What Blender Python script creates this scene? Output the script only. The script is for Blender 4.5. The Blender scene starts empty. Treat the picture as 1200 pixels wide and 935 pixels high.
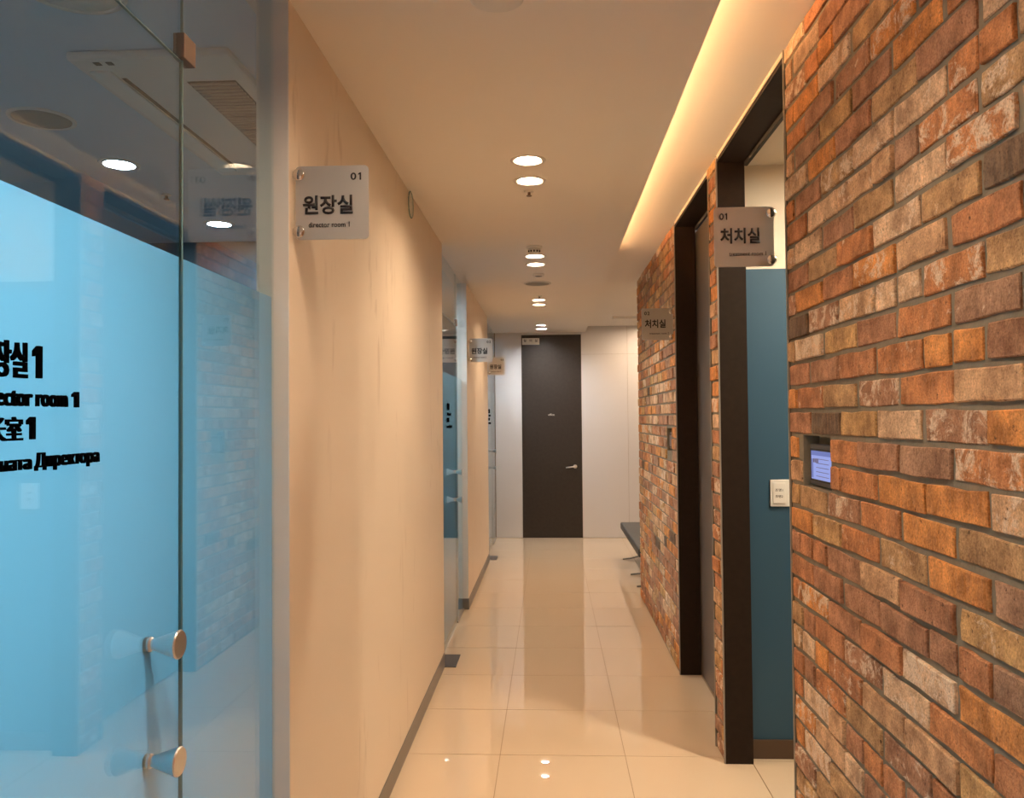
import bpy, bmesh, math, random
from mathutils import Vector, Matrix
random.seed(7)
S = bpy.context.scene
COL = S.collection
PI = math.pi

# ------------------------------------------------------------------ camera, world, exposure
cam_d = bpy.data.cameras.new('camera'); cam = bpy.data.objects.new('camera', cam_d); COL.objects.link(cam)
cam_d.sensor_fit = 'HORIZONTAL'; cam_d.sensor_width = 36.0; cam_d.lens = 36.0 * 941.87 / 1200.0
cam_d.clip_start = 0.05; cam_d.clip_end = 100
def cam_matrix(yaw, pitch, roll, h):
    fw = Vector((-math.sin(yaw), math.cos(yaw), 0)); r = Vector((math.cos(yaw), math.sin(yaw), 0)); u = Vector((0, 0, 1))
    c, s = math.cos(pitch), math.sin(pitch); fw2 = fw * c + u * s; u2 = u * c - fw * s
    c, s = math.cos(roll), math.sin(roll); r3 = r * c + u2 * s; u3 = u2 * c - r * s
    m = Matrix.Identity(4)
    for i in range(3):
        m[i][0] = r3[i]; m[i][1] = u3[i]; m[i][2] = -fw2[i]
    m[2][3] = h
    return m
cam.matrix_world = cam_matrix(.0476, .0239, -.0086, 1.6219)
S.camera = cam
S.view_settings.view_transform = 'Standard'; S.view_settings.look = 'None'
S.view_settings.gamma = 1; S.view_settings.use_curve_mapping = False
S.view_settings.exposure = 0.0
S.cycles.use_denoising = True
S.cycles.max_bounces = 10; S.cycles.diffuse_bounces = 5; S.cycles.glossy_bounces = 6
S.cycles.transparent_max_bounces = 16; S.cycles.transmission_bounces = 6
S.cycles.sample_clamp_indirect = 6; S.cycles.caustics_reflective = False; S.cycles.caustics_refractive = False
W = bpy.data.worlds.new('world'); S.world = W; W.use_nodes = True
W.node_tree.nodes['Background'].inputs['Color'].default_value = (.42, .70, 1, 1)
W.node_tree.nodes['Background'].inputs['Strength'].default_value = .9

L_NEAR = (1.0, .735, .495)      # warm downlights of the corridor
L_FAR = (.98, .95, .92)       # more neutral lamps at the far end
L_COOL = (.62, .82, 1.0)      # cool lamps of the director rooms
P_DOWN = 385.0
P_COVE = 155.0
P_ROOM = 120.0

# ------------------------------------------------------------------ helpers
def lin(*c):
    return tuple(((v / 255) / 12.92 if v / 255 <= .04045 else ((v / 255 + .055) / 1.055) ** 2.4) for v in c)
class N:
    def __init__(s, name):
        s.m = bpy.data.materials.new(name); s.m.use_nodes = True; s.t = s.m.node_tree
        s.b = s.t.nodes['Principled BSDF']; s.o = s.t.nodes['Material Output']
    def n(s, typ, ins=None, **kw):
        x = s.t.nodes.new(typ)
        for k, v in kw.items(): setattr(x, k, v)
        for k, v in (ins or {}).items():
            i = x.inputs[k]
            if hasattr(v, 'is_linked') or hasattr(v, 'links'): s.t.links.new(v, i)
            else: i.default_value = v
        return x
    def l(s, a, b): s.t.links.new(a, b)
    def ramp(s, fac, stops, interp='LINEAR'):
        x = s.t.nodes.new('ShaderNodeValToRGB'); s.l(fac, x.inputs[0]); e = x.color_ramp.elements; x.color_ramp.interpolation = interp
        while len(e) < len(stops): e.new(.5)
        for i, (p, c) in enumerate(stops):
            e[i].position = p; e[i].color = (*c, 1) if len(c) == 3 else c
        return x
    def mix(s, fac, a, b, mode='MIX'):
        x = s.t.nodes.new('ShaderNodeMix'); x.data_type = 'RGBA'; x.blend_type = mode
        for i, v in ((0, fac), (6, a), (7, b)):
            if hasattr(v, 'links'): s.l(v, x.inputs[i])
            else: x.inputs[i].default_value = v if i == 0 else ((*v, 1) if len(v) == 3 else v)
        return x.outputs[2]
def mat(name, col, rough=.5, metal=0, spec=.5, emit=None, strength=0, noise=0, nscale=8, bump=0, bscale=60, coat=0):
    k = N(name); b = k.b
    b.inputs['Base Color'].default_value = (*col, 1); b.inputs['Roughness'].default_value = rough
    b.inputs['Metallic'].default_value = metal; b.inputs['Specular IOR Level'].default_value = spec
    b.inputs['Coat Weight'].default_value = coat
    if emit: b.inputs['Emission Color'].default_value = (*emit, 1); b.inputs['Emission Strength'].default_value = strength
    g = k.n('ShaderNodeNewGeometry')
    if noise:
        t = k.n('ShaderNodeTexNoise', {'Vector': g.outputs['Position'], 'Scale': nscale, 'Detail': 4})
        c = k.mix(t.outputs['Fac'], tuple(v * (1 - noise) for v in col), tuple(min(1, v * (1 + noise)) for v in col))
        k.l(c, b.inputs['Base Color'])
    if bump:
        t = k.n('ShaderNodeTexNoise', {'Vector': g.outputs['Position'], 'Scale': bscale, 'Detail': 3})
        bp = k.n('ShaderNodeBump', {'Height': t.outputs['Fac'], 'Strength': bump, 'Distance': .002})
        k.l(bp.outputs[0], b.inputs['Normal'])
    return k.m
def emis(name, col, s):
    k = N(name); k.t.nodes.remove(k.b)
    e = k.n('ShaderNodeEmission', {'Color': (*col, 1), 'Strength': s}); k.l(e.outputs[0], k.o.inputs[0]); return k.m

def vein_mat(name, base, vein, rough):
    k = N(name); g = k.n('ShaderNodeNewGeometry')
    mp = k.n('ShaderNodeMapping', {'Vector': g.outputs['Position'], 'Scale': (1, 2.2, .55)})
    n1 = k.n('ShaderNodeTexNoise', {'Vector': mp.outputs[0], 'Scale': 1.5, 'Detail': 6, 'Distortion': 1.2})
    n2 = k.n('ShaderNodeTexNoise', {'Vector': mp.outputs[0], 'Scale': 7, 'Detail': 5, 'Distortion': .8})
    r1 = k.ramp(n1.outputs['Fac'], [(.56, (0, 0, 0)), (.68, (1, 1, 1))])
    r2 = k.ramp(n2.outputs['Fac'], [(.52, (0, 0, 0)), (.64, (1, 1, 1))])
    m = k.n('ShaderNodeMath', {0: r1.outputs[0], 1: r2.outputs[0]}, operation='MULTIPLY')
    m2 = k.n('ShaderNodeMath', {0: m.outputs[0], 1: .45}, operation='MULTIPLY')
    k.l(k.mix(m2.outputs[0], base, vein), k.b.inputs['Base Color'])
    k.b.inputs['Roughness'].default_value = rough
    return k.m

def brick_mat(name, island):
    k = N(name); g = k.n('ShaderNodeNewGeometry')
    if island:
        rnd = g.outputs['Random Per Island']; base = g.outputs['Position']
    else:
        rnd = k.n('ShaderNodeObjectInfo').outputs['Random']; base = g.outputs['Position']
    mul = k.n('ShaderNodeMath', {0: rnd, 1: 37.0}, operation='MULTIPLY')
    off = k.n('ShaderNodeCombineXYZ', {0: mul.outputs[0], 1: mul.outputs[0], 2: mul.outputs[0]})
    vec = k.n('ShaderNodeVectorMath', {0: base, 1: off.outputs[0]}, operation='ADD').outputs[0]
    C = [(0, (.40, .19, .10)), (.12, (.56, .26, .09)), (.24, (.34, .19, .125)), (.36, (.42, .28, .155)), (.48, (.48, .22, .10)),
         (.58, (.52, .35, .22)), (.68, (.38, .20, .125)), (.77, (.47, .31, .15)), (.85, (.33, .21, .15)), (.92, (.58, .43, .30)), (.985, (.12, .09, .07))]
    rr = k.ramp(rnd, C, 'CONSTANT').outputs[0]
    # blotches inside one brick
    n1 = k.n('ShaderNodeTexNoise', {'Vector': vec, 'Scale': 14, 'Detail': 5, 'Roughness': .65})
    a = k.ramp(n1.outputs['Fac'], [(.35, (0, 0, 0)), (.68, (1, 1, 1))])
    c = k.mix(a.outputs[0], k.mix(1.0, rr, (.62, .54, .50), 'MULTIPLY'), k.mix(1.0, rr, (1.55, 1.48, 1.38), 'MULTIPLY'))
    # vertical drag streaks
    mp = k.n('ShaderNodeMapping', {'Vector': vec, 'Scale': (40, 60, 9)})
    n2 = k.n('ShaderNodeTexNoise', {'Vector': mp.outputs[0], 'Scale': 1.6, 'Detail': 4})
    b2 = k.ramp(n2.outputs['Fac'], [(.4, (0, 0, 0)), (.75, (1, 1, 1))])
    f2 = k.n('ShaderNodeMath', {0: b2.outputs[0], 1: .24}, operation='MULTIPLY')
    c = k.mix(f2.outputs[0], c, (.55, .33, .19))
    # lime remains on some bricks
    fr = k.n('ShaderNodeMath', {0: k.n('ShaderNodeMath', {0: rnd, 1: 7.31}, operation='MULTIPLY').outputs[0]}, operation='FRACT')
    thr = k.n('ShaderNodeMapRange', {0: fr.outputs[0], 1: .45, 2: 1.0, 3: -.04, 4: .20})
    n3 = k.n('ShaderNodeTexNoise', {'Vector': vec, 'Scale': 17, 'Detail': 7, 'Roughness': .75, 'Distortion': .5})
    s3 = k.n('ShaderNodeMath', {0: n3.outputs['Fac'], 1: thr.outputs[0]}, operation='ADD')
    r3 = k.ramp(s3.outputs[0], [(.66, (0, 0, 0)), (.74, (.85, .85, .85))])
    c = k.mix(r3.outputs[0], c, (.74, .60, .46))
    # pits
    n4 = k.n('ShaderNodeTexNoise', {'Vector': vec, 'Scale': 70, 'Detail': 3, 'Roughness': .6})
    r4 = k.ramp(n4.outputs['Fac'], [(.27, (.8, .8, .8)), (.36, (0, 0, 0))])
    c = k.mix(r4.outputs[0], c, (.06, .035, .025))
    n5 = k.n('ShaderNodeTexNoise', {'Vector': vec, 'Scale': 210, 'Detail': 2})
    r5 = k.ramp(n5.outputs['Fac'], [(.30, (.74, .71, .69)), (.5, (1, 1, 1)), (.72, (1.22, 1.2, 1.15))])
    c = k.mix(1.0, c, r5.outputs[0], 'MULTIPLY')
    k.l(c, k.b.inputs['Base Color']); k.b.inputs['Roughness'].default_value = .85; k.b.inputs['Specular IOR Level'].default_value = .25
    h = k.n('ShaderNodeMath', {0: n4.outputs['Fac'], 1: n3.outputs['Fac']}, operation='ADD')
    bp = k.n('ShaderNodeBump', {'Height': h.outputs[0], 'Strength': .7, 'Distance': .005})
    k.l(bp.outputs[0], k.b.inputs['Normal'])
    return k.m

def glass_mat():
    k = N('clear_glass'); k.t.nodes.remove(k.b)
    g = k.n('ShaderNodeNewGeometry')        # same reflectance on both faces of the sheet
    ior = k.n('ShaderNodeMapRange', {0: g.outputs['Backfacing'], 3: 1.5, 4: 1 / 1.5})
    fr = k.n('ShaderNodeFresnel', {'IOR': ior.outputs[0]})
    tr = k.n('ShaderNodeBsdfTransparent', {'Color': (.90, .955, .955, 1)})
    gl = k.n('ShaderNodeBsdfGlossy', {'Color': (1, 1, 1, 1), 'Roughness': 0.0})
    mx = k.n('ShaderNodeMixShader', {0: fr.outputs[0], 1: tr.outputs[0], 2: gl.outputs[0]})
    k.l(mx.outputs[0], k.o.inputs[0]); return k.m
def film_mat():
    k = N('frosted_film'); k.t.nodes.remove(k.b)
    tl = k.n('ShaderNodeBsdfTranslucent', {'Color': (.62, .82, .88, 1)})
    df = k.n('ShaderNodeBsdfDiffuse', {'Color': (.26, .42, .47, 1)})
    mx = k.n('ShaderNodeMixShader', {0: .25, 1: tl.outputs[0], 2: df.outputs[0]})
    tr = k.n('ShaderNodeBsdfTransparent', {'Color': (.6, .85, .95, 1)})
    m2 = k.n('ShaderNodeMixShader', {0: .09, 1: mx.outputs[0], 2: tr.outputs[0]})
    k.l(m2.outputs[0], k.o.inputs[0]); return k.m

M = dict(
    ceiling=mat('ceiling_paint', (.84, .80, .745), .7, noise=.02, nscale=2),
    room_ceiling=mat('room_ceiling_paint', (.50, .66, .78), .7),
    wall=vein_mat('cream_plaster', (.74, .62, .49), (.34, .22, .13), .38),
    jamb=mat('pale_grey_paint', (.76, .76, .75), .5),
    base=mat('brushed_bronze_strip', (.22, .20, .18), .38, .5),
    tile=mat('polished_tile', (.66, .52, .375), .004, spec=.5, noise=.02, nscale=1.5),
    grout=mat('grout', (.30, .21, .13), .9),
    mortar=mat('mortar', (.235, .205, .155), .95, noise=.25, nscale=25, bump=.8, bscale=90, spec=.2),
    brick=brick_mat('reclaimed_brick', False), brick_far=brick_mat('reclaimed_brick_joined', True),
    glass=glass_mat(), film=film_mat(),
    glass_edge=mat('glass_edge', (.22, .34, .33), .15),
    black=mat('black_acrylic', (.002, .002, .003), 1.0, spec=0),
    ink=mat('black_ink', (.012, .010, .014), .6),
    dark=mat('dark_veneer', (.018, .011, .0075), .65, spec=.15, noise=.3, nscale=30),
    leaf=mat('grey_brown_laminate', (.13, .105, .09), .38),
    backdoor=mat('dark_door_veneer', (.040, .032, .027), .5, spec=.25, noise=.2, nscale=25),
    panel=mat('white_gloss_laminate', (.66, .65, .66), .16, spec=.5),
    chrome=mat('chrome', (.82, .82, .82), .13, 1.0),
    steel=mat('satin_steel', (.74, .73, .72), .30, 1.0),
    plate=mat('satin_sign_plate', (.60, .59, .58), .3, .5),
    brass=mat('bronze_fitting', (.20, .14, .11), .45, .3),
    white=mat('white_plastic', (.72, .70, .66), .45),
    trim_white=mat('white_lacquer', (.80, .78, .74), .4),
    grey=mat('grey_mesh', (.30, .30, .29), .7),
    greytrim=mat('grey_metal_trim', (.30, .27, .23), .5, .3),
    teal=mat('teal_paint', (.018, .070, .125), .6),
    cream=mat('cream_paint', (.66, .58, .47), .7),
    pad=mat('dark_steel_plate', (.10, .09, .09), .4, .4), leg=mat('dark_chrome', (.30, .30, .30), .25, .9),
    skirt=mat('brown_skirting', (.075, .042, .024), .5),
    leather=mat('charcoal_leather', (.035, .042, .048), .42, bump=.3, bscale=180),
    roomwall=mat('pale_blue_wall', (.17, .22, .25), .7),
    carpet=mat('grey_room_floor', (.09, .10, .10), .5),
    lamp_near=emis('lamp_warm', L_NEAR, P_DOWN), lamp_far=emis('lamp_neutral', L_FAR, P_DOWN * 1.35),
    lamp_cool=emis('lamp_cool', L_COOL, P_ROOM * 1.3),
    cove=emis('cove_strip', (1, .54, .23), P_COVE),
    lamp_film_fill=emis('lamp_film_fill', (.50, .80, 1.0), P_ROOM * 17),  # unseen fill lamps added to brighten the near frosted film
    lamp_office=emis('lamp_office', (.78, .90, 1.0), P_ROOM * 7.0),
    lamp_treat=emis('lamp_treatment', (1, .84, .62), 850),
    lamp_wait=emis('lamp_waiting', (1, .72, .48), 500),
    screen=emis('screen_glow', (.36, .42, .85), .9), screen_bar=emis('screen_bar', (.22, .26, .60), .8),
    screen_mark=mat('screen_mark', (.16, .13, .22), .5),
    slot=mat('dark_slot', (.02, .018, .016), .7),
    grille=mat('grille_slat', (.40, .33, .29), .6),
)

M['tile'].node_tree.nodes['Principled BSDF'].inputs['IOR'].default_value = 1.8
def bm_box(bm, x0, x1, y0, y1, z0, z1):
    v = [bm.verts.new(p) for p in ((x0, y0, z0), (x1, y0, z0), (x1, y1, z0), (x0, y1, z0), (x0, y0, z1), (x1, y0, z1), (x1, y1, z1), (x0, y1, z1))]
    for f in ((3, 2, 1, 0), (4, 5, 6, 7), (0, 1, 5, 4), (1, 2, 6, 5), (2, 3, 7, 6), (3, 0, 4, 7)): bm.faces.new([v[i] for i in f])
def B(*boxes, bevel=0, seg=2):
    bm = bmesh.new()
    for b in boxes: bm_box(bm, *b)
    if bevel: bmesh.ops.bevel(bm, geom=bm.edges[:], offset=bevel, segments=seg, affect='EDGES', profile=.6)
    return bm
def lathe(prof, center, axis='z', seg=32):
    """profile of (radius, height) turned about an axis through center"""
    bm = bmesh.new(); rings = []
    def P(r, h, a):
        c, s = r * math.cos(a), r * math.sin(a)
        v = {'z': (c, s, h), 'x': (h, c, s), 'y': (c, h, s)}[axis]
        return Vector(v) + Vector(center)
    for r, h in prof:
        if r < 1e-6: rings.append([bm.verts.new(P(0, h, 0))])
        else: rings.append([bm.verts.new(P(r, h, 2 * PI * i / seg)) for i in range(seg)])
    for a, b in zip(rings, rings[1:]):
        for i in range(seg):
            j = (i + 1) % seg
            q = [a[i % len(a)], a[j % len(a)], b[j % len(b)], b[i % len(b)]]
            u = []
            for v in q:
                if v not in u: u.append(v)
            if len(u) > 2:
                try: bm.faces.new(u)
                except ValueError: pass
    bmesh.ops.recalc_face_normals(bm, faces=bm.faces[:])
    return bm
def tube(pts, r, seg=10):
    bm = bmesh.new(); pts = [Vector(p) for p in pts]; rings = []
    rr = r if isinstance(r, (list, tuple)) else [r] * len(pts)
    for i, p in enumerate(pts):
        d = (pts[min(i + 1, len(pts) - 1)] - pts[max(i - 1, 0)]).normalized()
        a = d.cross(Vector((0, 0, 1)) if abs(d.z) < .9 else Vector((1, 0, 0))).normalized(); b = d.cross(a)
        rings.append([bm.verts.new(p + (a * math.cos(2 * PI * k / seg) + b * math.sin(2 * PI * k / seg)) * rr[i]) for k in range(seg)])
    for a, b in zip(rings, rings[1:]):
        for k in range(seg): bm.faces.new((a[k], a[(k + 1) % seg], b[(k + 1) % seg], b[k]))
    bm.faces.new(rings[0]); bm.faces.new(rings[-1][::-1])
    bmesh.ops.recalc_face_normals(bm, faces=bm.faces[:])
    return bm
def join(*bms):
    out = bmesh.new()
    for b in bms:
        me = bpy.data.meshes.new('tmp'); b.to_mesh(me); out.from_mesh(me); bpy.data.meshes.remove(me)
    return out
def wloc(o):
    p = Vector(o.location)
    while o.parent: o = o.parent; p += Vector(o.location)
    return p
def obj(name, bm, m, parent=None, smooth=False, loc=None):
    """one mesh object; vertices are given in world space and moved to the object's own origin"""
    if loc is None:
        if parent: loc = wloc(parent)
        else:
            xs = [v.co.x for v in bm.verts]; ys = [v.co.y for v in bm.verts]; zs = [v.co.z for v in bm.verts]
            loc = Vector(((min(xs) + max(xs)) / 2, (min(ys) + max(ys)) / 2, min(zs)))
    loc = Vector(loc)
    bmesh.ops.translate(bm, verts=bm.verts[:], vec=-loc)
    me = bpy.data.meshes.new(name); bm.to_mesh(me); bm.free(); me.materials.append(m)
    if smooth:
        for p in me.polygons: p.use_smooth = True
    o = bpy.data.objects.new(name, me); COL.objects.link(o)
    if parent: o.parent = parent; o.location = loc - wloc(parent)
    else: o.location = loc
    return o
def tag(o, label, cat, group=None, kind=None):
    if label: o['label'] = label
    if cat: o['category'] = cat
    if group: o['group'] = group
    if kind: o['kind'] = kind
    return o
def struct(name, bm, m, label, cat, smooth=False):
    return tag(obj(name, bm, m, smooth=smooth), label, cat, kind='structure')
def empty(name, loc, label, cat, group=None, kind=None):
    o = bpy.data.objects.new(name, None); COL.objects.link(o); o.location = loc; o.empty_display_size = .1
    return tag(o, label, cat, group, kind)
def text_bm(s, plane, x0, x1, z0, z1, at, depth=.002, bold=.0):
    """flat text fitted into a box. plane 'y': faces -y (x right); plane 'x': faces +x (y right)"""
    c = bpy.data.curves.new('text', 'FONT'); c.body = s; c.offset = bold; c.resolution_u = 3
    o = bpy.data.objects.new('text', c); COL.objects.link(o); bpy.context.view_layer.update()
    me = bpy.data.meshes.new_from_object(o.evaluated_get(bpy.context.evaluated_depsgraph_get()))
    bpy.data.objects.remove(o); bpy.data.curves.remove(c)
    bm = bmesh.new(); bm.from_mesh(me); bpy.data.meshes.remove(me)
    if s == '1':        # a one with a flag, as on the signs
        bm.clear(); bm.faces.new([bm.verts.new((*p, 0)) for p in ((.46, 0), (1, 0), (1, 1), (.52, 1), (0, .84), (0, .66), (.46, .78))])
    xs = [v.co.x for v in bm.verts]; ys = [v.co.y for v in bm.verts]
    ax, bx, ay, by = min(xs), max(xs), min(ys), max(ys)
    for v in bm.verts:
        u = x0 + (v.co.x - ax) / (bx - ax) * (x1 - x0); w = z0 + (v.co.y - ay) / (by - ay) * (z1 - z0)
        v.co = (u, at, w) if plane == 'y' else (at, u, w)
    d = (0, depth, 0) if plane == 'y' else (-depth, 0, 0)
    g = bmesh.ops.extrude_face_region(bm, geom=bm.faces[:])
    bmesh.ops.translate(bm, verts=[e for e in g['geom'] if isinstance(e, bmesh.types.BMVert)], vec=d)
    bmesh.ops.recalc_face_normals(bm, faces=bm.faces[:])
    return bm

# ------------------------------------------------------------------ dimensions (metres, camera above the origin)
XL, XG, XR = -.71, -.755, .798          # left wall, glass plane, brick face
ZC, ZU = 2.783, 2.862                   # dropped ceiling, upper ceiling
XE = .486                               # edge of the dropped ceiling
YB = 10.925                             # back wall
XH = .93                                # inner side of the right wall
Y0, YF = -4.0, YB
WEND = [(-4.0, .55), (2.16, 5.28), (6.85, 9.13)]       # stretches of plaster wall on the left
GLZ = [(.55, 2.16), (5.28, 6.85), (9.13, YB)]          # glazed stretches
DOORS = [(.60, 1.61), (5.40, 6.40), (9.36, 10.385)]
D1 = (2.733, 3.833); D2 = (4.046, 5.135); YS = 7.35

# ------------------------------------------------------------------ floor: slab and tiles
floor = struct('floor', B((-4.4, 3.6, Y0 - .1, YB + .1, -.12, -.004)), M['grout'], 'corridor floor of glossy cream tiles', 'floor')
tile_cache = {}
def tile(x0, x1, y0, y1):
    g = .0014; w, l = round(x1 - x0 - 2 * g, 4), round(y1 - y0 - 2 * g, 4)
    if (w, l) not in tile_cache:
        bm = B((-w / 2, w / 2, -l / 2, l / 2, -.004, 0)); me = bpy.data.meshes.new('tile'); bm.to_mesh(me); bm.free()
        me.materials.append(M['tile']); tile_cache[(w, l)] = me
    o = bpy.data.objects.new('tile', tile_cache[(w, l)]); COL.objects.link(o); o.parent = floor
    o.location = Vector(((x0 + x1) / 2, (y0 + y1) / 2, random.uniform(-.0002, .0002))) - floor.location
    o.rotation_euler = (random.gauss(0, .0002), random.gauss(0, .0005), 0)
xs = [-.754, -.258, .342]
for k in range(-12, 12):
    y0 = 3.91 + .6 * k; y1 = min(y0 + .6, YB)
    if k == -12: y0 = max(y0, Y0)
    cols = [(-.754, -.258), (-.258, .342), (.342, .928)]
    if y1 > 7.2: cols = cols[:2] + [(.342, .942), (.942, 1.542), (1.542, 2.142)]
    for a, b in cols: tile(a, b, y0, y1)
for k in range(5):
    for j in range(2): tile(.930 + .6 * j, 1.530 + .6 * j, 1.5 + .6 * k - .03, min(2.1 + .6 * k - .03, 3.906))
for i, ((a, b), rl) in enumerate(zip([(-2.0, 5.15), (5.25, 9.0), (9.1, YB)], (1, 2, 3))):
    struct('floor', B((-4.2, -.80, a, b, -.004, .0)), M['carpet'], f'plain grey floor of director room {rl} behind the glass', 'floor')

# ------------------------------------------------------------------ ceilings
LIGHTS = [(-.09, 3.597), (-.09, 3.911), (-.099, 5.745), (-.099, 6.060), (-.105, 7.891), (-.105, 8.215), (-.108, 10.043), (-.108, 10.45),
          (-.09, 1.45), (-.09, 1.76), (-.09, -.70), (-.09, -.39), (-.09, -2.85), (-.09, -2.54)]
RH = .064
def ceiling_bm():
    bm = bmesh.new(); a, b = -.21, .01
    def q(x0, x1, y0, y1): bm.faces.new([bm.verts.new(p) for p in ((x0, y0, ZC), (x0, y1, ZC), (x1, y1, ZC), (x1, y0, ZC))])
    q(XL - .12, a, Y0, YB); q(b, XE, Y0, YB)
    y = Y0
    for x, c in sorted(LIGHTS, key=lambda t: t[1]):
        h = .11
        q(a, b, y, c - h)
        n = 40; ci = []; sq = []
        for i in range(n):
            t = 2 * PI * i / n; cs, sn = math.cos(t), math.sin(t)
            ci.append(bm.verts.new((x + RH * cs, c + RH * sn, ZC)))
            # ray from the lamp centre to the cell border
            kx = ((b - x) / cs if cs > 1e-9 else (a - x) / cs if cs < -1e-9 else 1e9); ky = h / abs(sn) if abs(sn) > 1e-9 else 1e9
            k = min(kx, ky); sq.append(bm.verts.new((x + k * cs, c + k * sn, ZC)))
        for i in range(n):
            j = (i + 1) % n; bm.faces.new((ci[i], sq[i], sq[j], ci[j]))
        for sx, sy in ((a, -h), (a, h), (b, -h), (b, h)):   # corners of the cell
            cv = Vector((sx, c + sy, ZC)); near = sorted(sq, key=lambda v: (v.co - cv).length)
            cand = None
            for i in range(n):
                p, r_ = sq[i].co, sq[(i + 1) % n].co
                if (abs(p.x - sx) < 1e-6) != (abs(r_.x - sx) < 1e-6) and abs(p.y - c - sy) < h and abs(r_.y - c - sy) < h:
                    if (p - cv).length < .09 and (r_ - cv).length < .09: cand = i
            if cand is not None: bm.faces.new((sq[cand], bm.verts.new(cv), sq[(cand + 1) % n]))
        y = c + h
    q(a, b, y, YB)
    # lip and top skin
    zt = ZC + .010
    bm.faces.new([bm.verts.new(p) for p in ((XE, Y0, ZC), (XE, YB, ZC), (XE, YB, zt), (XE, Y0, zt))])
    bm.faces.new([bm.verts.new(p) for p in ((XE, Y0, zt), (XE, YB, zt), (.05, YB, zt), (.05, Y0, zt))])
    return bm
struct('ceiling', ceiling_bm(), M['ceiling'], 'lower plain corridor ceiling holding the round downlights', 'ceiling')
struct('ceiling', B((.04, 3.5, Y0, YB, ZU, ZU + .05), (.04, .06, Y0, YB, ZC + .012, ZU)), M['ceiling'], 'raised ceiling strip washed by the orange cove light above the bricks', 'ceiling')
tag(obj('cove_light_strip', B((.325, .350, Y0 + .1, 5.75, ZC + .0105, ZC + .0165)), M['cove']), 'warm light strip hidden on the edge of the lowered ceiling, along the brick wall', 'light strip')

def downlight(x, y, m, label, grp, z=ZC, r=RH, flush=False, rim=.014, can=0):
    t = empty('downlight', (x, y, z), label, 'ceiling light', grp)
    if can:
        obj('can', lathe([(r, -.004), (r, -can), (r + .008, -can), (r + .008, 0), (r, 0), (r, -.004)], (x, y, z)), M['slot'], t, True)  # deep dark can shaped to keep the fill light off sign and jamb
        obj('diffuser', lathe([(0, -.006), (r, -.006), (r, -.002), (0, -.002)], (x, y, z)), m, t)
        return t
    if flush:
        obj('trim_ring', lathe([(r, -.006), (r + rim, -.005), (r + rim + .004, 0), (r, 0), (r, -.006)], (x, y, z)), M['white'], t, True)
        obj('diffuser', lathe([(0, -.002), (r, -.002), (r, 0), (0, 0)], (x, y, z)), m, t)
    else:
        obj('trim_ring', lathe([(r, .055), (r - .002, .055), (r - .002, -.003), (r + rim, -.003), (r + rim + .003, 0), (r, 0), (r, .055)], (x, y, z)), M['white'], t, True)
        obj('diffuser', lathe([(0, .036), (r - .003, .036), (r - .003, .042), (0, .042)], (x, y, z)), m, t)
    return t
LT = ['nearest round downlight in view, just in front of a second one', 'second round downlight, with a small sprinkler right behind it',
      'round downlight right behind the smoke detector', 'round downlight behind the smoke detector one, before the ceiling speaker',
      'front downlight of the pair behind the ceiling speaker', 'rear downlight of the pair behind the ceiling speaker',
      'front downlight of the farthest pair near the back door', 'rear downlight of the farthest pair, closest to the back door']
for i, (x, y) in enumerate(LIGHTS):
    lab = LT[i] if i < 8 else ['first round downlight overhead, just above the top of the view', 'second round downlight overhead, just above the top of the view', 'nearer downlight of the pair right behind the viewer', 'downlight of the pair right behind the viewer, closer to the viewer', 'downlight by the end wall behind the viewer', 'downlight one step from the end wall behind the viewer'][i - 8]
    downlight(x, y, M['lamp_far'] if i in (6, 7, 12, 13) else M['lamp_near'], lab, 'corridor downlights' if i < 8 else 'corridor downlights behind the viewer')

# small things on the corridor ceiling
def sprinkler(x, y, label, z=ZC):
    t = empty('sprinkler', (x, y, z), label, 'sprinkler', 'ceiling sprinklers')
    obj('rose', lathe([(0, 0), (.024, 0), (.024, -.004), (.012, -.007), (0, -.007)], (x, y, z), seg=16), M['white'], t, True)
    obj('nozzle', lathe([(0, -.006), (.007, -.006), (.007, -.022), (.014, -.023), (.014, -.026), (0, -.026)], (x, y, z), seg=12), M['brass'], t)
sprinkler(-.098, 4.088, 'small brass sprinkler head behind the two nearest downlights')
sprinkler(-.094, 7.63, 'tiny sprinkler head just before the third pair of downlights')
t = empty('smoke_detector', (-.099, 5.423, ZC), 'white domed smoke detector on the corridor ceiling before the second pair of lights', 'smoke detector')
obj('base_plate', lathe([(0, 0), (.055, 0), (.055, -.012), (.048, -.016), (0, -.016)], (-.099, 5.423, ZC)), M['white'], t, True)
obj('sensor_dome', lathe([(0, -.052), (.022, -.052), (.036, -.044), (.042, -.030), (.042, -.016), (0, -.016)], (-.099, 5.423, ZC)), M['white'], t, True)
obj('vent_slot', B(*[(-.099 + .045 * math.cos(a) - .005, -.099 + .045 * math.cos(a) + .005, 5.423 + .041 * math.sin(a) - .004, 5.423 + .041 * math.sin(a) + .004, ZC - .042, ZC - .030) for a in [PI * (1.2 + .15 * q) for q in range(5)]]), M['slot'], t)
t = empty('motion_sensor', (-.08, 6.497, ZC), 'small flat grey sensor on the ceiling between downlight and speaker', 'sensor')
obj('sensor_body', B((-.13, -.04, 6.45, 6.54, ZC - .012, ZC), bevel=.004), M['white'], t)
obj('lens', lathe([(0, -.020), (.022, -.016), (.030, -.012), (0, -.012)], (-.085, 6.497, ZC), seg=20), M['grey'], t, True)
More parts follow.
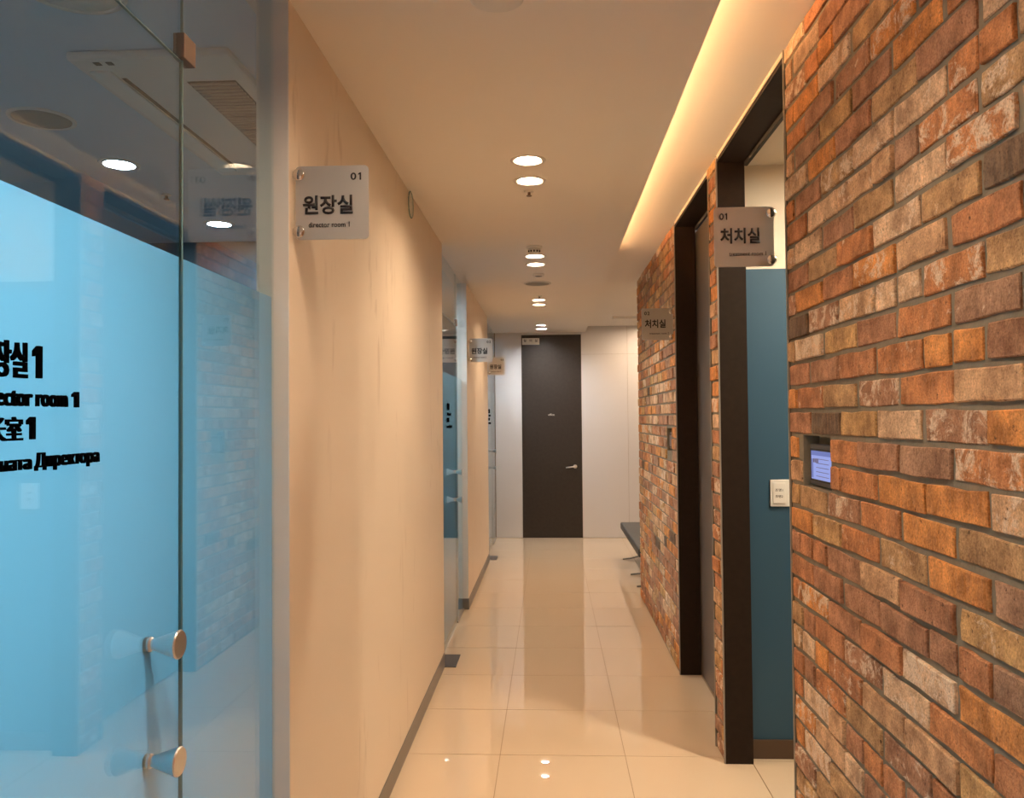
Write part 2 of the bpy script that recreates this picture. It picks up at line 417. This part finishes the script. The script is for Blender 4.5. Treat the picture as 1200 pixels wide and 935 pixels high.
def speaker(x, y, z, r, label, name='ceiling_speaker', m='grey'):
    t = empty(name, (x, y, z), label, 'speaker')
    obj('rim', lathe([(r, 0), (r, -.005), (r - .012, -.008), (r - .016, -.004), (r - .016, 0)], (x, y, z), seg=40), M['white'], t, True)
    obj('mesh_cover', lathe([(0, -.007), (r * .5, -.007), (r - .015, -.004), (r - .015, 0), (0, 0)], (x, y, z), seg=40), M[m], t, True)
speaker(-.103, 6.912, ZC, .118, 'round grey ceiling speaker between the second and third pairs of downlights')
tag(obj('access_cover', lathe([(0, 0), (.075, 0), (.075, -.003), (.068, -.006), (0, -.006)], (-.137, 2.19, ZC)), M['white'], smooth=True), 'flat round white cover at the top edge of the ceiling nearest the viewer', 'ceiling cover')
t = empty('surface_rail', (1.35, 9.92, ZU - .05), 'slim white rail under the raised ceiling at the far end, right of the dark door', 'ceiling rail')
obj('rail_body', B((.785, 1.95, 9.895, 9.935, ZU - .030, ZU), bevel=.003), M['trim_white'], t)
obj('rail_end', B((.772, .785, 9.892, 9.938, ZU - .033, ZU)), M['steel'], t)

# ------------------------------------------------------------------ left wall stretches and room shells
def_l = ['plain plaster wall stretch at the left behind the viewer', 'long cream plaster wall with the nearest director room sign', 'short cream veined plaster wall between second and third glass fronts']
for i, (a, b) in enumerate(WEND):
    w = struct('wall_left', B((XL - .09, XL, a, b, 0, ZC)), M['wall'], def_l[i], 'wall')
    s = struct('baseboard_left', B((XL, XL + .004, a, b, .0, .092), (XL - .088, XL + .004, a - .005, a, 0, .092)), M['base'],
               ['thin bronze baseboard behind the viewer', 'thin bronze baseboard along the long plaster wall', 'thin bronze baseboard along the short veined wall'][i], 'baseboard')
    if i: struct('trim_%d' % i, B((XL - .09, XL - .001, a - .004, a, .093, ZC)), M['jamb'], ['', 'pale grey jamb at the end of the long plaster wall, right of the near glass', 'pale grey jamb at the end of the short veined wall'][i], 'jamb')
# room shells behind the glass
rooms = [(-2.0, 5.10), (5.30, 9.05), (9.15, YB)]
struct('wall_left', B((-4.3, -4.2, -2, -.6, 0, 2.9), (-4.3, -4.2, 2.6, 5.2, 0, 2.9), (-4.3, -4.2, -.6, 2.6, 0, .85), (-4.3, -4.2, -.6, 2.6, 2.45, 2.9)), M['roomwall'],
       'outer wall of the nearest director room with the added window opening', 'wall')
struct('wall_left', B((-4.3, -4.2, 5.2, YB, 0, 2.9)), M['roomwall'], 'outer wall of the two farther director rooms', 'wall')
for i, (a, b) in enumerate([(-2.1, -2.0), (5.10, 5.25), (8.98, 9.10)]):
    struct('wall_left', B((-4.2, XL - .095, a, b, 0, ZC)), M['roomwall'], ['cross wall of the nearest director room behind the viewer', 'cross wall between first and second director rooms', 'cross wall between second and third director rooms'][i], 'wall')
struct('ceiling', B((-4.2, XL - .121, -2.0, YB, ZC, ZC + .05)), M['room_ceiling'], 'blue-grey ceiling of the director rooms seen through the glass', 'ceiling')
wn = empty('window_4', (-4.25, 1.0, .85), 'unseen window added in the far wall of the nearest director room to backlight the film', 'window', kind='structure')  # window added out of view to light the film from behind
obj('window_frame', B((-4.29, -4.22, -.6, 2.6, .85, .90), (-4.29, -4.22, -.6, 2.6, 2.40, 2.45), (-4.29, -4.22, -.6, -.55, .9, 2.4), (-4.29, -4.22, 2.55, 2.6, .9, 2.4), (-4.29, -4.22, .97, 1.03, .9, 2.4)), M['white'], wn)
pd = bpy.data.lights.new('window_portal', 'AREA'); pd.shape = 'RECTANGLE'; pd.size = 3.2; pd.size_y = 1.6; pd.cycles.is_portal = True
po = bpy.data.objects.new('window_portal', pd); COL.objects.link(po); po.location = (-4.31, 1.0, 1.65)
po.rotation_euler = Matrix(((0, 0, -1), (1, 0, 0), (0, 1, 0))).transposed().to_3x3().to_euler() if False else Vector((-1, 0, 0)).to_track_quat('Z', 'Y').to_euler()
for (x, y, l) in [(-1.93, 3.508, 'cool round downlight of the nearest director room, left of the cassette edge'), (-1.938, 4.623, 'cool round downlight deepest in the nearest director room'),
                  (-1.93, 2.30, 'cool round downlight of the director room above the top of the view'), (-3.2, 3.5, 'cool round downlight far left in the director room'),
                  (-1.45, 5.9, 'cool downlight of the second director room nearer the door'), (-1.45, 6.9, 'cool downlight of the second director room farther in'), (-1.45, 9.9, 'cool downlight of the third director room nearer the door'), (-1.45, 10.5, 'cool downlight of the third director room by its end wall'),
                  (-1.17, .70, 'cool fill lamp added to brighten the nearest frosted film, out of view beside the viewer'), (-1.15, 1.22, 'cool fill lamp added to brighten the nearest frosted film, out of view above the door lettering')]:
    downlight(x, y, M['lamp_office'] if 9 > y > 5.2 else M['lamp_film_fill'] if y < 1.3 else M['lamp_cool'], l, 'director room downlights', flush=True, r=.066, rim=.018, can=.10 if y < 1.3 else 0)
speaker(-1.93, 2.957, ZC, .118, 'round grey ceiling speaker seen through the near glass door, left of the cassette')
speaker(-1.27, 2.06, ZC, .14, 'pale round ceiling disc at the top edge of the near glass door', m='white')
sprinkler(-1.955, 4.005, 'small sprinkler head on the director room ceiling behind the glass')
# cassette air conditioner
ZA = ZC - .0015
ac = empty('cassette_air_conditioner', (-1.245, 3.02, ZA - .03), 'flat ceiling cassette air conditioner seen through the near glass', 'air conditioner')
obj('panel', B((-1.505, -.985, 2.416, 3.627, ZA - .028, ZA), bevel=.012), M['white'], ac)
obj('air_flap', B((-1.475, -1.405, 2.50, 3.54, ZA - .036, ZA - .028), bevel=.003), M['trim_white'], ac)
obj('air_slot', B((-1.400, -1.385, 2.56, 3.48, ZA - .0295, ZA - .027)), M['slot'], ac)
gr = obj('intake_grille', B((-1.20, -1.035, 2.60, 3.44, ZA - .0295, ZA - .027)), M['slot'], ac)
for k in range(30):
    y = 2.612 + k * .0275
    obj('slat', B((-1.195, -1.04, y, y + .014, ZA - .034, ZA - .0285)), M['grille'], gr)
obj('indicator', B((-1.43, -1.41, 2.44, 2.462, ZA - .0295, ZA - .027), (-1.39, -1.37, 2.44, 2.462, ZA - .0295, ZA - .027)), M['slot'], ac)

# ------------------------------------------------------------------ glass fronts
ZD = 2.362; ZF = 1.958
lines = [('원장실', 1.018, 1.128, 1.685, 1.737, .018), ('%d', 1.143, 1.161, 1.687, 1.735, .004), ('director room', 1.026, 1.225, 1.645, 1.672, .008), ('%d', 1.240, 1.255, 1.645, 1.670, .004),
         ('院长室', 1.012, 1.118, 1.595, 1.630, .014), ('%d', 1.130, 1.146, 1.597, 1.630, .004), ('Комната', 1.008, 1.138, 1.5535, 1.574, .004), ('Директора', 1.149, 1.314, 1.549, 1.577, .004)]
nm = ['nearest', 'second', 'farthest']
for i, ((g0, g1), (d0, d1)) in enumerate(zip(GLZ, DOORS)):
    t5 = .003
    dr = empty('door_%d' % (i + 1), (XG, d0, 0), f'frameless glass door of the {nm[i]} director room with black lettering', 'glass door', kind='structure')
    pane = obj('glass_pane', B((XG - t5, XG + t5, d0, d1 - .004, .012, ZD)), M['glass'], dr)
    obj('pane_edge', B((XG - t5, XG + t5, d1 - .004, d1 - .003, .012, ZD), (XG - t5, XG + t5, d0, d1 - .004, ZD, ZD + .0015)), M['glass_edge'], dr)
    obj('frosted_film', B((XG - t5 - .0012, XG - t5 - .0004, d0, d1 + .0002, .05, ZF)), M['film'], dr)
    for zh in (1.206, .99):
        yb = d1 - .134
        for s in (1, -1):
            r = [(0, 0), (.0135, 0), (.0135, .004), (.0105, .007), (.0105, .010), (.026, .054), (.027, .057), (.025, .060), (0, .060)]
            obj('knob', lathe([(a, s * (b + t5)) for a, b in r], (XG, yb, zh), 'x', 28), M['steel'], dr, False)
    for (s, u0, u1, z0, z1, bo) in lines:
        if '%' in s: s = s % (i + 1)
        dy = d1 - 1.61
        obj('lettering', text_bm(s, 'x', u0 * .99 + dy, u1 * .99 + dy, 1.622 + (z0 - 1.622) * .99, 1.622 + (z1 - 1.622) * .99, XG + t5 + .005, .005, bo), M['black'], dr)
    obj('corner_fitting', B((XG - .012, XG + .012, d1 - .012, d1 + .042, ZD + .006, ZD + .058), bevel=.002), M['brass'], dr)
    obj('floor_pivot_cover', B((XG - .02, XL + .078, d0 - .14, d0 + .14, .0, .003)), M['pad'], dr)
    wn = empty('window_%d' % (i + 1), (XG, g0, 0), f'fixed glass beside and above the {nm[i]} director room door', 'glass panel', kind='structure')
    obj('glass_pane', B((XG - t5, XG + t5, d1 + .0025, g1, .012, ZC)), M['glass'], wn)
    obj('pane_edge', B((XG - t5, XG + t5, d1 + .0015, d1 + .0025, .012, ZC)), M['glass_edge'], wn)
    if d0 - g0 > .03: obj('glass_pane', B((XG - t5, XG + t5, g0, d0 - .003, .012, ZC)), M['glass'], wn)
    obj('glass_pane', B((XG - t5, XG + t5, d0 - .003, d1 + .001, ZD + .006, ZC)), M['glass'], wn)
    obj('frosted_film', B((XG - t5 - .0012, XG - t5 - .0004, d1 + .0010, g1, .0125, ZF)), M['film'], wn)
    if d0 - g0 > .03: obj('frosted_film', B((XG - t5 - .0012, XG - t5 - .0004, g0, d0 - .003, .0125, ZF)), M['film'], wn)
    obj('floor_channel', B((XG - .008, XG + .008, g0, d0, 0, .012), (XG - .008, XG + .008, d1, g1, 0, .012)), M['greytrim'], wn)

# ------------------------------------------------------------------ brick walls on the right
PZ, PY, JT = .0775, .25, .0145
def unit_brick(rnd):
    """irregular outline brick, front facing -x: unit size in y and z, x depth 0..0.02 (front at x=0)"""
    bm = bmesh.new(); pts = []
    L, H = .2375, .0665
    for (y, z) in ((-.5, -.5), (-.17, -.5), (.17, -.5), (.5, -.5), (.5, 0), (.5, .5), (.17, .5), (-.17, .5), (-.5, .5), (-.5, 0)):
        pts.append((y * L + rnd.uniform(-.003, .003), z * H + rnd.uniform(-.0026, .0026)))
    c = .0026
    fr = [bm.verts.new((rnd.uniform(-.0008, .0008), y * (1 - 2 * c / L) + rnd.uniform(-.0012, .0012), z * (1 - 2 * c / H) + rnd.uniform(-.0010, .0010))) for y, z in pts]
    md = [bm.verts.new((c * .9, y, z)) for y, z in pts]
    bk = [bm.verts.new((.022, y, z)) for y, z in pts]
    n = len(pts)
    bm.faces.new(fr[::-1])
    for i in range(n):
        j = (i + 1) % n
        bm.faces.new((fr[i], fr[j], md[j], md[i])); bm.faces.new((md[i], md[j], bk[j], bk[i]))
    bmesh.ops.recalc_face_normals(bm, faces=bm.faces[:])
    me = bpy.data.meshes.new('brick'); bm.to_mesh(me); bm.free(); me.materials.append(M['brick'])
    return me
rb = random.Random(11)
BR = [unit_brick(rb) for _ in range(20)]
def brick_spots(ya, yb, holes=()):
    out = []
    for i in range(-20, 18):
        z0 = 1.56 + PZ * i; z1 = z0 + PZ
        if z1 < .03 or z0 > ZU - .02: continue
        z0 = max(z0, .004); z1 = min(z1, ZU - .002)
        ph = 1.764 if i % 2 == 0 else 1.639
        n0 = math.floor((ya - ph) / PY); n1 = math.ceil((yb - ph) / PY)
        for n in range(n0, n1 + 1):
            a = ph + PY * n + rb.uniform(-.007, .007); b = ph + PY * (n + 1) + rb.uniform(-.007, .007)
            segs = [(max(a, ya), min(b, yb))]
            for (ha, hb, hz0, hz1) in holes:
                if z1 - .012 > hz0 and z0 + .01 < hz1:
                    new = []
                    for (p, q) in segs:
                        if p < ha: new.append((p, min(q, ha)))
                        if q > hb: new.append((max(p, hb), q))
                    segs = [s for s in new if s[1] - s[0] > 0]
            for p, q in segs:
                if q - p < .035: continue
                if q - p > .2 and rb.random() < .06:
                    mid = (p + q) / 2; out += [(p, mid, z0, z1), (mid, q, z0, z1)]
                else: out.append((p, q, z0, z1))
    return out
def place_bricks(spots, wall, joined=False):
    L, H = .2375 + .0, .0665
    acc = bmesh.new() if joined else None
    for (p, q, z0, z1) in spots:
        me = rb.choice(BR)
        sy = (q - p - .017) / L; sz = (z1 - z0 - .0135) / H
        loc = Vector((XR + max(-.006, min(.0025, rb.gauss(-.0004, .0022))), (p + q) / 2, (z0 + z1) / 2 + rb.uniform(-.001, .001)))
        rot = rb.gauss(0, .006)
        if joined:
            k0 = len(acc.verts); acc.from_mesh(me); acc.verts.ensure_lookup_table()
            mt = Matrix.Translation(loc) @ Matrix.Rotation(rot, 4, 'X') @ Matrix.Diagonal((1, sy, sz, 1))
            for v in acc.verts[k0:]: v.co = mt @ v.co
        else:
            o = bpy.data.objects.new('brick', me); COL.objects.link(o); o.parent = wall
            o.location = loc - wall.location; o.rotation_euler = (rot, rb.gauss(0, .012), rb.gauss(0, .008)); o.scale = (1, sy, sz)
    if joined:
        o = obj('brick', acc, M['brick_far'], wall); o['kind'] = 'stuff'
XM = XR + .0065
R1 = (2.352, 2.605, 1.397, 1.560); R2 = (5.372, 5.60, 1.392, 1.545)
def wall_with_hole(ya, yb, h):
    if not h: return [(XM, XH, ya, yb, 0, ZU)]
    a, b, c, d = h
    return [(XM, XH, ya, a, 0, ZU), (XM, XH, b, yb, 0, ZU), (XM, XH, a, b, 0, c), (XM, XH, a, b, d, ZU), (XM + .05, XH, a, b, c, d)]
w1 = struct('wall_right', B(*wall_with_hole(.95, D1[0], R1)), M['mortar'], 'large reclaimed brick wall nearest the viewer, with the lit screen', 'brick wall')
w0 = struct('wall_right', B((XM, XH, Y0, .95, 0, ZU)), M['mortar'], 'brick wall continuing behind the viewer', 'brick wall')
w2 = struct('wall_right', B((XM, XH - .002, D1[1] + .012, D2[0] - .012, 0, ZU)), M['mortar'], 'narrow brick pier between the two treatment room doors', 'brick wall')
w3 = struct('wall_right', B(*wall_with_hole(D2[1] + .012, YS, R2)), M['mortar'], 'farther brick wall beyond the second dark door frame', 'brick wall')
place_bricks(brick_spots(.95, D1[0] - .003, [R1]), w1)
place_bricks(brick_spots(Y0 + .02, .95), w0, True)
place_bricks(brick_spots(D1[1] + .010, D2[0]), w2)
sp3 = sorted(brick_spots(D2[1] + .010, YS + .004, [R2]), key=lambda s: s[0])
place_bricks(sp3[:290], w3); place_bricks(sp3[290:], w3, True)
# brick ledge under the recess
for (a, b, z, w) in ((R1[0] + .004, R1[1] - .01, R1[2], w1),):
    obj('recess_sill', B((XR + .004, XM + .05, a, b, z - .003, z + .004)), M['mortar'], w)

# wall panels in the recesses
def control_panel(r, label, lit):
    a, b, c, d = r
    t = empty('control_panel', (XM + .05, (a + b) / 2, c), label, 'wall screen')
    y0, y1, z0, z1 = a + .004, b - .026, c + .010, d - .026
    fx = XM + .012
    obj('housing', B((fx, fx + .028, y0, y1, z0, z1), bevel=.004), mat('anthracite_plastic', (.035, .03, .028), .4), t)
    obj('bezel', B((fx - .004, fx + .002, y0 + .014, y1 - .014, z0 + .014, z1 - .014)), M['slot'], t)
    sc = obj('screen', B((fx - .0048, fx - .003, y0 + .02, y1 - .026, z0 + .02, z1 - .02)), M['screen'] if lit else M['leaf'], t)
    if lit:
        yy0, yy1, za, zb = y0 + .02, y1 - .026, z0 + .02, z1 - .02
        obj('title_bar', B((fx - .0052, fx - .0047, yy0, yy1, zb - .014, zb)), M['screen_bar'], sc)
        m = []
        for k in range(4): m.append((fx - .0052, fx - .0047, yy1 - .028 - k * .012, yy1 - .020 - k * .012, zb - .036, zb - .024))
        for k in range(5): m.append((fx - .0052, fx - .0047, yy0 + .02, yy1 - .045, za + .010 + k * .013, za + .0115 + k * .013))
        obj('display_marks', B(*m), M['screen_mark'], sc)
        obj('side_menu', B((fx - .0051, fx - .0047, yy1 - .018, yy1 - .002, za + .004, za + .062)), M['screen_bar'], sc)
control_panel(R1, 'small lit blue touch screen recessed in the near brick wall', True)
control_panel(R2, 'dark wall screen recessed in the farther brick wall', False)
# frames of the two treatment doors
def frame(n, dd, label, leaf):
    a, b = dd
    f = empty('door_%d' % n, (.865, (a + b) / 2, 0), label, 'door', kind='structure')
    x0 = XR + .004
    obj('jamb', B((x0, XH, b, b + .012, 0, ZU - .03)), M['dark'], f)
    obj('jamb', B((x0, XH, a - .012 if leaf else a, a + .0 if leaf else a + .012, 0, ZU - .03)), M['dark'], f)
    obj('header', B((x0, XH, a, b, 2.828, 2.845)), M['dark'], f)
    obj('fascia', B((x0 - .002, XH, a - .0, b + .0, 2.845, ZU)), M['cream'], f)
    obj('edge_trim', B((x0 - .006, x0, b + .001, b + .011, 0, ZU - .004)), M['greytrim'], f)
    obj('edge_trim', B((x0 - .006, x0, a - .011 if leaf else a - .004, a - .001 if leaf else a + .004, 0, ZU - .004)), M['greytrim'], f)
    obj('sliding_track', B((XH - .002, XH + .014, a, b, 2.808, 2.828)), M['slot'], f)
    if leaf:
        obj('door_leaf', B((XH + .004, XH + .042, a - .05, b + .05, .006, 2.794)), M['leaf'], f)
frame(4, D1, 'open doorway of the first treatment room in a dark brown frame', False)
frame(5, D2, 'closed grey-brown sliding door of the second treatment room in a dark frame', True)
# treatment room 1 shell
tw = struct('wall_right', B((XH + .0, 3.5, 3.912, 4.0, 0, ZU)), M['cream'], 'cross wall inside the first treatment room, teal below and cream above', 'wall')
obj('teal_panel', B((XH + .0, 3.4, 3.908, 3.912, .0, 2.33)), M['teal'], tw)
struct('baseboard_right', B((XH + .0, 3.4, 3.894, 3.908, 0, .088), bevel=.002), M['skirt'], 'dark brown baseboard under the teal wall', 'baseboard')
struct('wall_right', B((3.4, 3.5, .0, 3.912, 0, ZU), (XH, 3.5, -.1, 0, 0, ZU)), M['cream'], 'far walls of the first treatment room', 'wall')
struct('ceiling', B((XH, 3.4, 0, 3.912, 2.834, 2.86)), M['cream'], 'ceiling of the first treatment room', 'ceiling')
struct('floor', B((2.13, 3.4, 0, 3.912, -.004, 0), (XH, 3.4, 0, 1.46, -.004, 0)), M['tile'], 'floor of the first treatment room', 'floor')
for (x, y) in ((2.0, 2.6), (1.5, 3.2)):
    downlight(x, y, M['lamp_treat'], 'warm round downlight in the first treatment room, ' + ('deep in the room' if x > 1.8 else 'close to the teal wall'), 'treatment room downlights', z=2.834, flush=True)
# treatment room 2 closed behind its leaf; waiting area beyond the bricks
struct('wall_right', B((XM + .01, 3.5, YS - .10, YS - .002, 0, ZU)), M['cream'], 'wall of the waiting nook turning behind the farther bricks', 'wall')
struct('wall_right', B((3.5, 3.6, YS - .1, YB, 0, ZU)), M['cream'], 'outer wall of the waiting nook', 'wall')
struct('ceiling', B((-4.4, 3.7, Y0 - .2, YB + .2, 2.94, 3.0)), M['jamb'], 'slab added above the suspended ceilings to block sky light, not in view', 'ceiling')  # unseen slab added to stop sky light leaking in from above
struct('wall_front', B((XG - .1, XH, Y0 - .1, Y0, 0, ZU)), M['jamb'], 'end wall of the corridor behind the viewer', 'wall')
for (x, y) in ((1.75, 8.7), (1.32, 10.35)):
    downlight(x, y, M['lamp_wait'], 'round downlight over ' + ('the bench behind the farther brick wall' if y < 9 else 'the white end panels in the waiting nook'), 'waiting nook downlights', z=ZU, flush=True)

# ------------------------------------------------------------------ back wall
XD = -.3826
bw = struct('wall_back', B((-4.2, 3.6, YB + .004, YB + .12, 0, 2.9)), M['grout'], 'far end wall clad in white glossy panels', 'wall')
def panels(cols, rows):
    for (a, b) in cols:
        for (c, d) in rows:
            obj('panel', B((a + .0012, b - .0012, YB - .006, YB + .004, c + .001, d - .001)), M['panel'], bw)
panels([(XG + .006, XD - .004)], [(0.003, ZC)])
panels([(XD + .806, 1.046), (1.046, 1.80), (1.80, 2.60), (2.60, 3.49)], [(0.003, 2.48), (2.48, ZU)])
obj('panel', B((XD - .004, XD + .806, YB - .006, YB + .004, 2.752, ZC)), M['panel'], bw)
struct('wall_back', B((-4.2, XG - .006, YB - .01, YB + .004, 0, ZC)), M['roomwall'], 'end wall inside the farthest director room', 'wall')
d = empty('door_6', (XD + .4, YB, 0), 'tall dark brown door with a lever handle at the far end of the corridor', 'door', kind='structure')
obj('door_leaf', B((XD + .004, XD + .796, YB - .008, YB + .003, .004, 2.738)), M['backdoor'], d)
obj('door_frame', B((XD - .003, XD + .003, YB - .009, YB + .003, 0, 2.75), (XD + .797, XD + .803, YB - .009, YB + .003, 0, 2.75), (XD, XD + .8, YB - .009, YB + .003, 2.74, 2.75)), M['slot'], d)
h = obj('lever_handle', join(tube([(.325, YB - .055, .962), (.30, YB - .058, .961), (.245, YB - .056, .955), (.20, YB - .054, .950)], [.010, .010, .009, .008], 12),
                             tube([(.327, YB - .008, .962), (.327, YB - .058, .962)], .010, 12)), M['steel'], d, True)
obj('rose', lathe([(0, -.016), (.024, -.016), (.027, -.012), (.027, -.008), (0, -.008)], (.327, YB, .962), 'y', 28), M['steel'], h)
obj('lettering', text_bm('office', 'y', -.03, .055, 1.652, 1.680, YB - .0088, .0006, .006), M['trim_white'], d)
s = empty('door_sign', (-.265, YB - .01, 2.66), 'small cream sign in the top left corner of the dark back door', 'sign')
obj('plate', B((-.385 + .01, -.14, YB - .016, YB - .009, 2.618, 2.708), bevel=.002), M['white'], s)
for ch, u in (('탈', -.352), ('의', -.278), ('실', -.204)):
    obj('lettering', text_bm(ch, 'y', u, u + .036, 2.655, 2.693, YB - .0165, .001, .012), M['ink'], s)

# ------------------------------------------------------------------ projecting room signs
def room_sign(y, side, num, kr, en, label, z0=2.122, h=.205, w=.205, num_left=False):
    x0 = (XL + .008) if side < 0 else (XR - .005 - w)
    x1 = x0 + w
    t = empty('room_sign', ((x0 + x1) / 2, y, z0), label, 'sign')
    # rounded plate
    bm = bmesh.new(); r = .012; out = []
    for cx, cz, a0 in ((x1 - r, z0 + r, -90), (x1 - r, z0 + h - r, 0), (x0 + r, z0 + h - r, 90), (x0 + r, z0 + r, 180)):
        rr = r
        for k in range(6):
            a = math.radians(a0 + 18 * k); out.append((cx + rr * math.cos(a), cz + rr * math.sin(a)))
    f = [bm.verts.new((p, y, q)) for p, q in out]; b = [bm.verts.new((p, y + .006, q)) for p, q in out]
    bm.faces.new(f); bm.faces.new(b[::-1])
    for i in range(len(f)): bm.faces.new((f[i], b[i], b[(i + 1) % len(f)], f[(i + 1) % len(f)]))
    bmesh.ops.recalc_face_normals(bm, faces=bm.faces[:])
    obj('plate', bm, M['plate'], t)
    cxs = x0 + .010 if side < 0 else x1 - .010
    wx = XL if side < 0 else XR
    for zz in (z0 + h - .024, z0 + .022):
        cp = obj('clip', lathe([(0, -.010), (.014, -.010), (.017, -.007), (.017, .012), (.014, .014), (0, .014)], (cxs, y + .002, zz), 'y', 24), M['chrome'], t, True)
        obj('bracket', B((min(cxs, wx), max(cxs, wx), y - .004, y + .010, zz - .009, zz + .009)), M['chrome'], cp)
    yt = y - .0012
    X = lambda u: x0 + u * w
    if side < 0:
        obj('lettering', text_bm(num[0], 'y', X(.755), X(.835), z0 + h * .80, z0 + h * .90, yt, .001, .02), M['ink'], t)
        obj('lettering', text_bm(num[1], 'y', X(.86), X(.90) if num[1] == '1' else X(.93), z0 + h * .80, z0 + h * .90, yt, .001, .02), M['ink'], t)
        obj('lettering', text_bm(kr, 'y', X(.10), X(.785), z0 + h * .34, z0 + h * .60, yt, .001, .028), M['ink'], t)
        obj('lettering', text_bm(en, 'y', X(.18), X(.74), z0 + h * .165, z0 + h * .235, yt, .001, .005), M['ink'], t)
    else:
        obj('lettering', text_bm(num[0], 'y', X(.09), X(.165), z0 + h * .79, z0 + h * .90, yt, .001, .02), M['ink'], t)
        obj('lettering', text_bm(num[1], 'y', X(.185), X(.222) if num[1] == '1' else X(.26), z0 + h * .79, z0 + h * .90, yt, .001, .02), M['ink'], t)
        obj('lettering', text_bm(kr, 'y', X(.10), X(.765), z0 + h * .385, z0 + h * .65, yt, .001, .028), M['ink'], t)
        obj('lettering', text_bm(en, 'y', X(.245), X(.865), z0 + h * .18, z0 + h * .25, yt, .001, .005), M['ink'], t)
room_sign(2.19, -1, '01', '원장실', 'director room 1', 'grey square sign reading director room 1 on the near left wall')
room_sign(6.95, -1, '02', '원장실', 'director room 2', 'small square director room sign at the near end of the short veined wall', z0=2.112)
room_sign(9.10, -1, '03', '원장실', 'director room 3', 'pale square director room sign farthest down the left wall', z0=2.112, w=.19)
room_sign(2.86, 1, '01', '처치실', 'treatment room 1', 'copper-tinted square sign reading treatment room 1 by the near brick wall', z0=2.150, w=.208, h=.211)
room_sign(5.20, 1, '02', '처치실', 'treatment room 2', 'small square treatment room 2 sign at the farther brick wall', z0=2.116, w=.200)
# fix: the first treatment sign hangs from the brick edge

# switch plate on the teal wall
t = empty('switch_plate', (1.09, 3.908, 1.19), 'cream light switch plate with two lines of print on the teal wall', 'light switch')
obj('plate', B((1.045, 1.137, 3.897, 3.908, 1.190, 1.318), bevel=.003), M['white'], t)
k_ = obj('rocker', B((1.056, 1.116, 3.893, 3.898, 1.205, 1.303), bevel=.002), M['white'], t)
obj('lettering', text_bm('조명1', 'y', 1.066, 1.102, 1.262, 1.276, 3.8925, .0005, .01), M['ink'], k_)
obj('lettering', text_bm('조명2', 'y', 1.066, 1.102, 1.232, 1.246, 3.8925, .0005, .01), M['ink'], k_)

# clear disc on the long wall
t = empty('clear_disc', (XL, 4.03, 2.63), 'thin clear ring high on the long plaster wall, touching the ceiling', 'wall ring')
ring = []
for k in range(33):
    a = 2 * PI * k / 32; ring.append((XL + .012, 4.03 + .066 * math.cos(a), 2.71 + .066 * math.sin(a)))
obj('ring', tube(ring, .0030, 6), M['glass_edge'], t, True)
obj('disc', lathe([(0, .010), (.064, .010), (.064, .014), (0, .014)], (XL, 4.03, 2.71), 'x', 32), M['glass'], t)
obj('stem', tube([(XL, 4.03, 2.774), (XL + .014, 4.03, 2.774)], .004, 8), M['chrome'], t)

# ------------------------------------------------------------------ bench beyond the bricks
bn = empty('bench', (1.15, 8.5, 0), 'low charcoal leather bench on chrome legs beyond the farther brick wall', 'bench')
obj('seat', B((.80, 1.42, 7.50, 9.43, .325, .405), bevel=.018, seg=3), M['leather'], bn, True)
obj('seat_frame', B((.84, 1.38, 7.56, 9.37, .305, .325)), M['chrome'], bn)
for y in (7.75, 8.345, 9.25):
    for s in (1, -1):
        X0 = .808 if s > 0 else 1.412
        pts = [(X0 + s * u, y + (0 if s > 0 else .014), z) for u, z in ((0, .008), (.09, .016), (.20, .045), (.32, .10), (.44, .19), (.52, .306))]
        bm = bmesh.new(); prev = None
        for (x, yy, z) in pts:
            v = [bm.verts.new((x, yy - .015, z - .006)), bm.verts.new((x, yy + .015, z - .006)), bm.verts.new((x, yy + .015, z + .006)), bm.verts.new((x, yy - .015, z + .006))]
            if prev:
                for q in range(4): bm.faces.new((prev[q], prev[(q + 1) % 4], v[(q + 1) % 4], v[q]))
            else: bm.faces.new(v)
            prev = v
        bm.faces.new(prev[::-1]); bmesh.ops.recalc_face_normals(bm, faces=bm.faces[:])
        obj('leg', bm, M['leg'], bn)
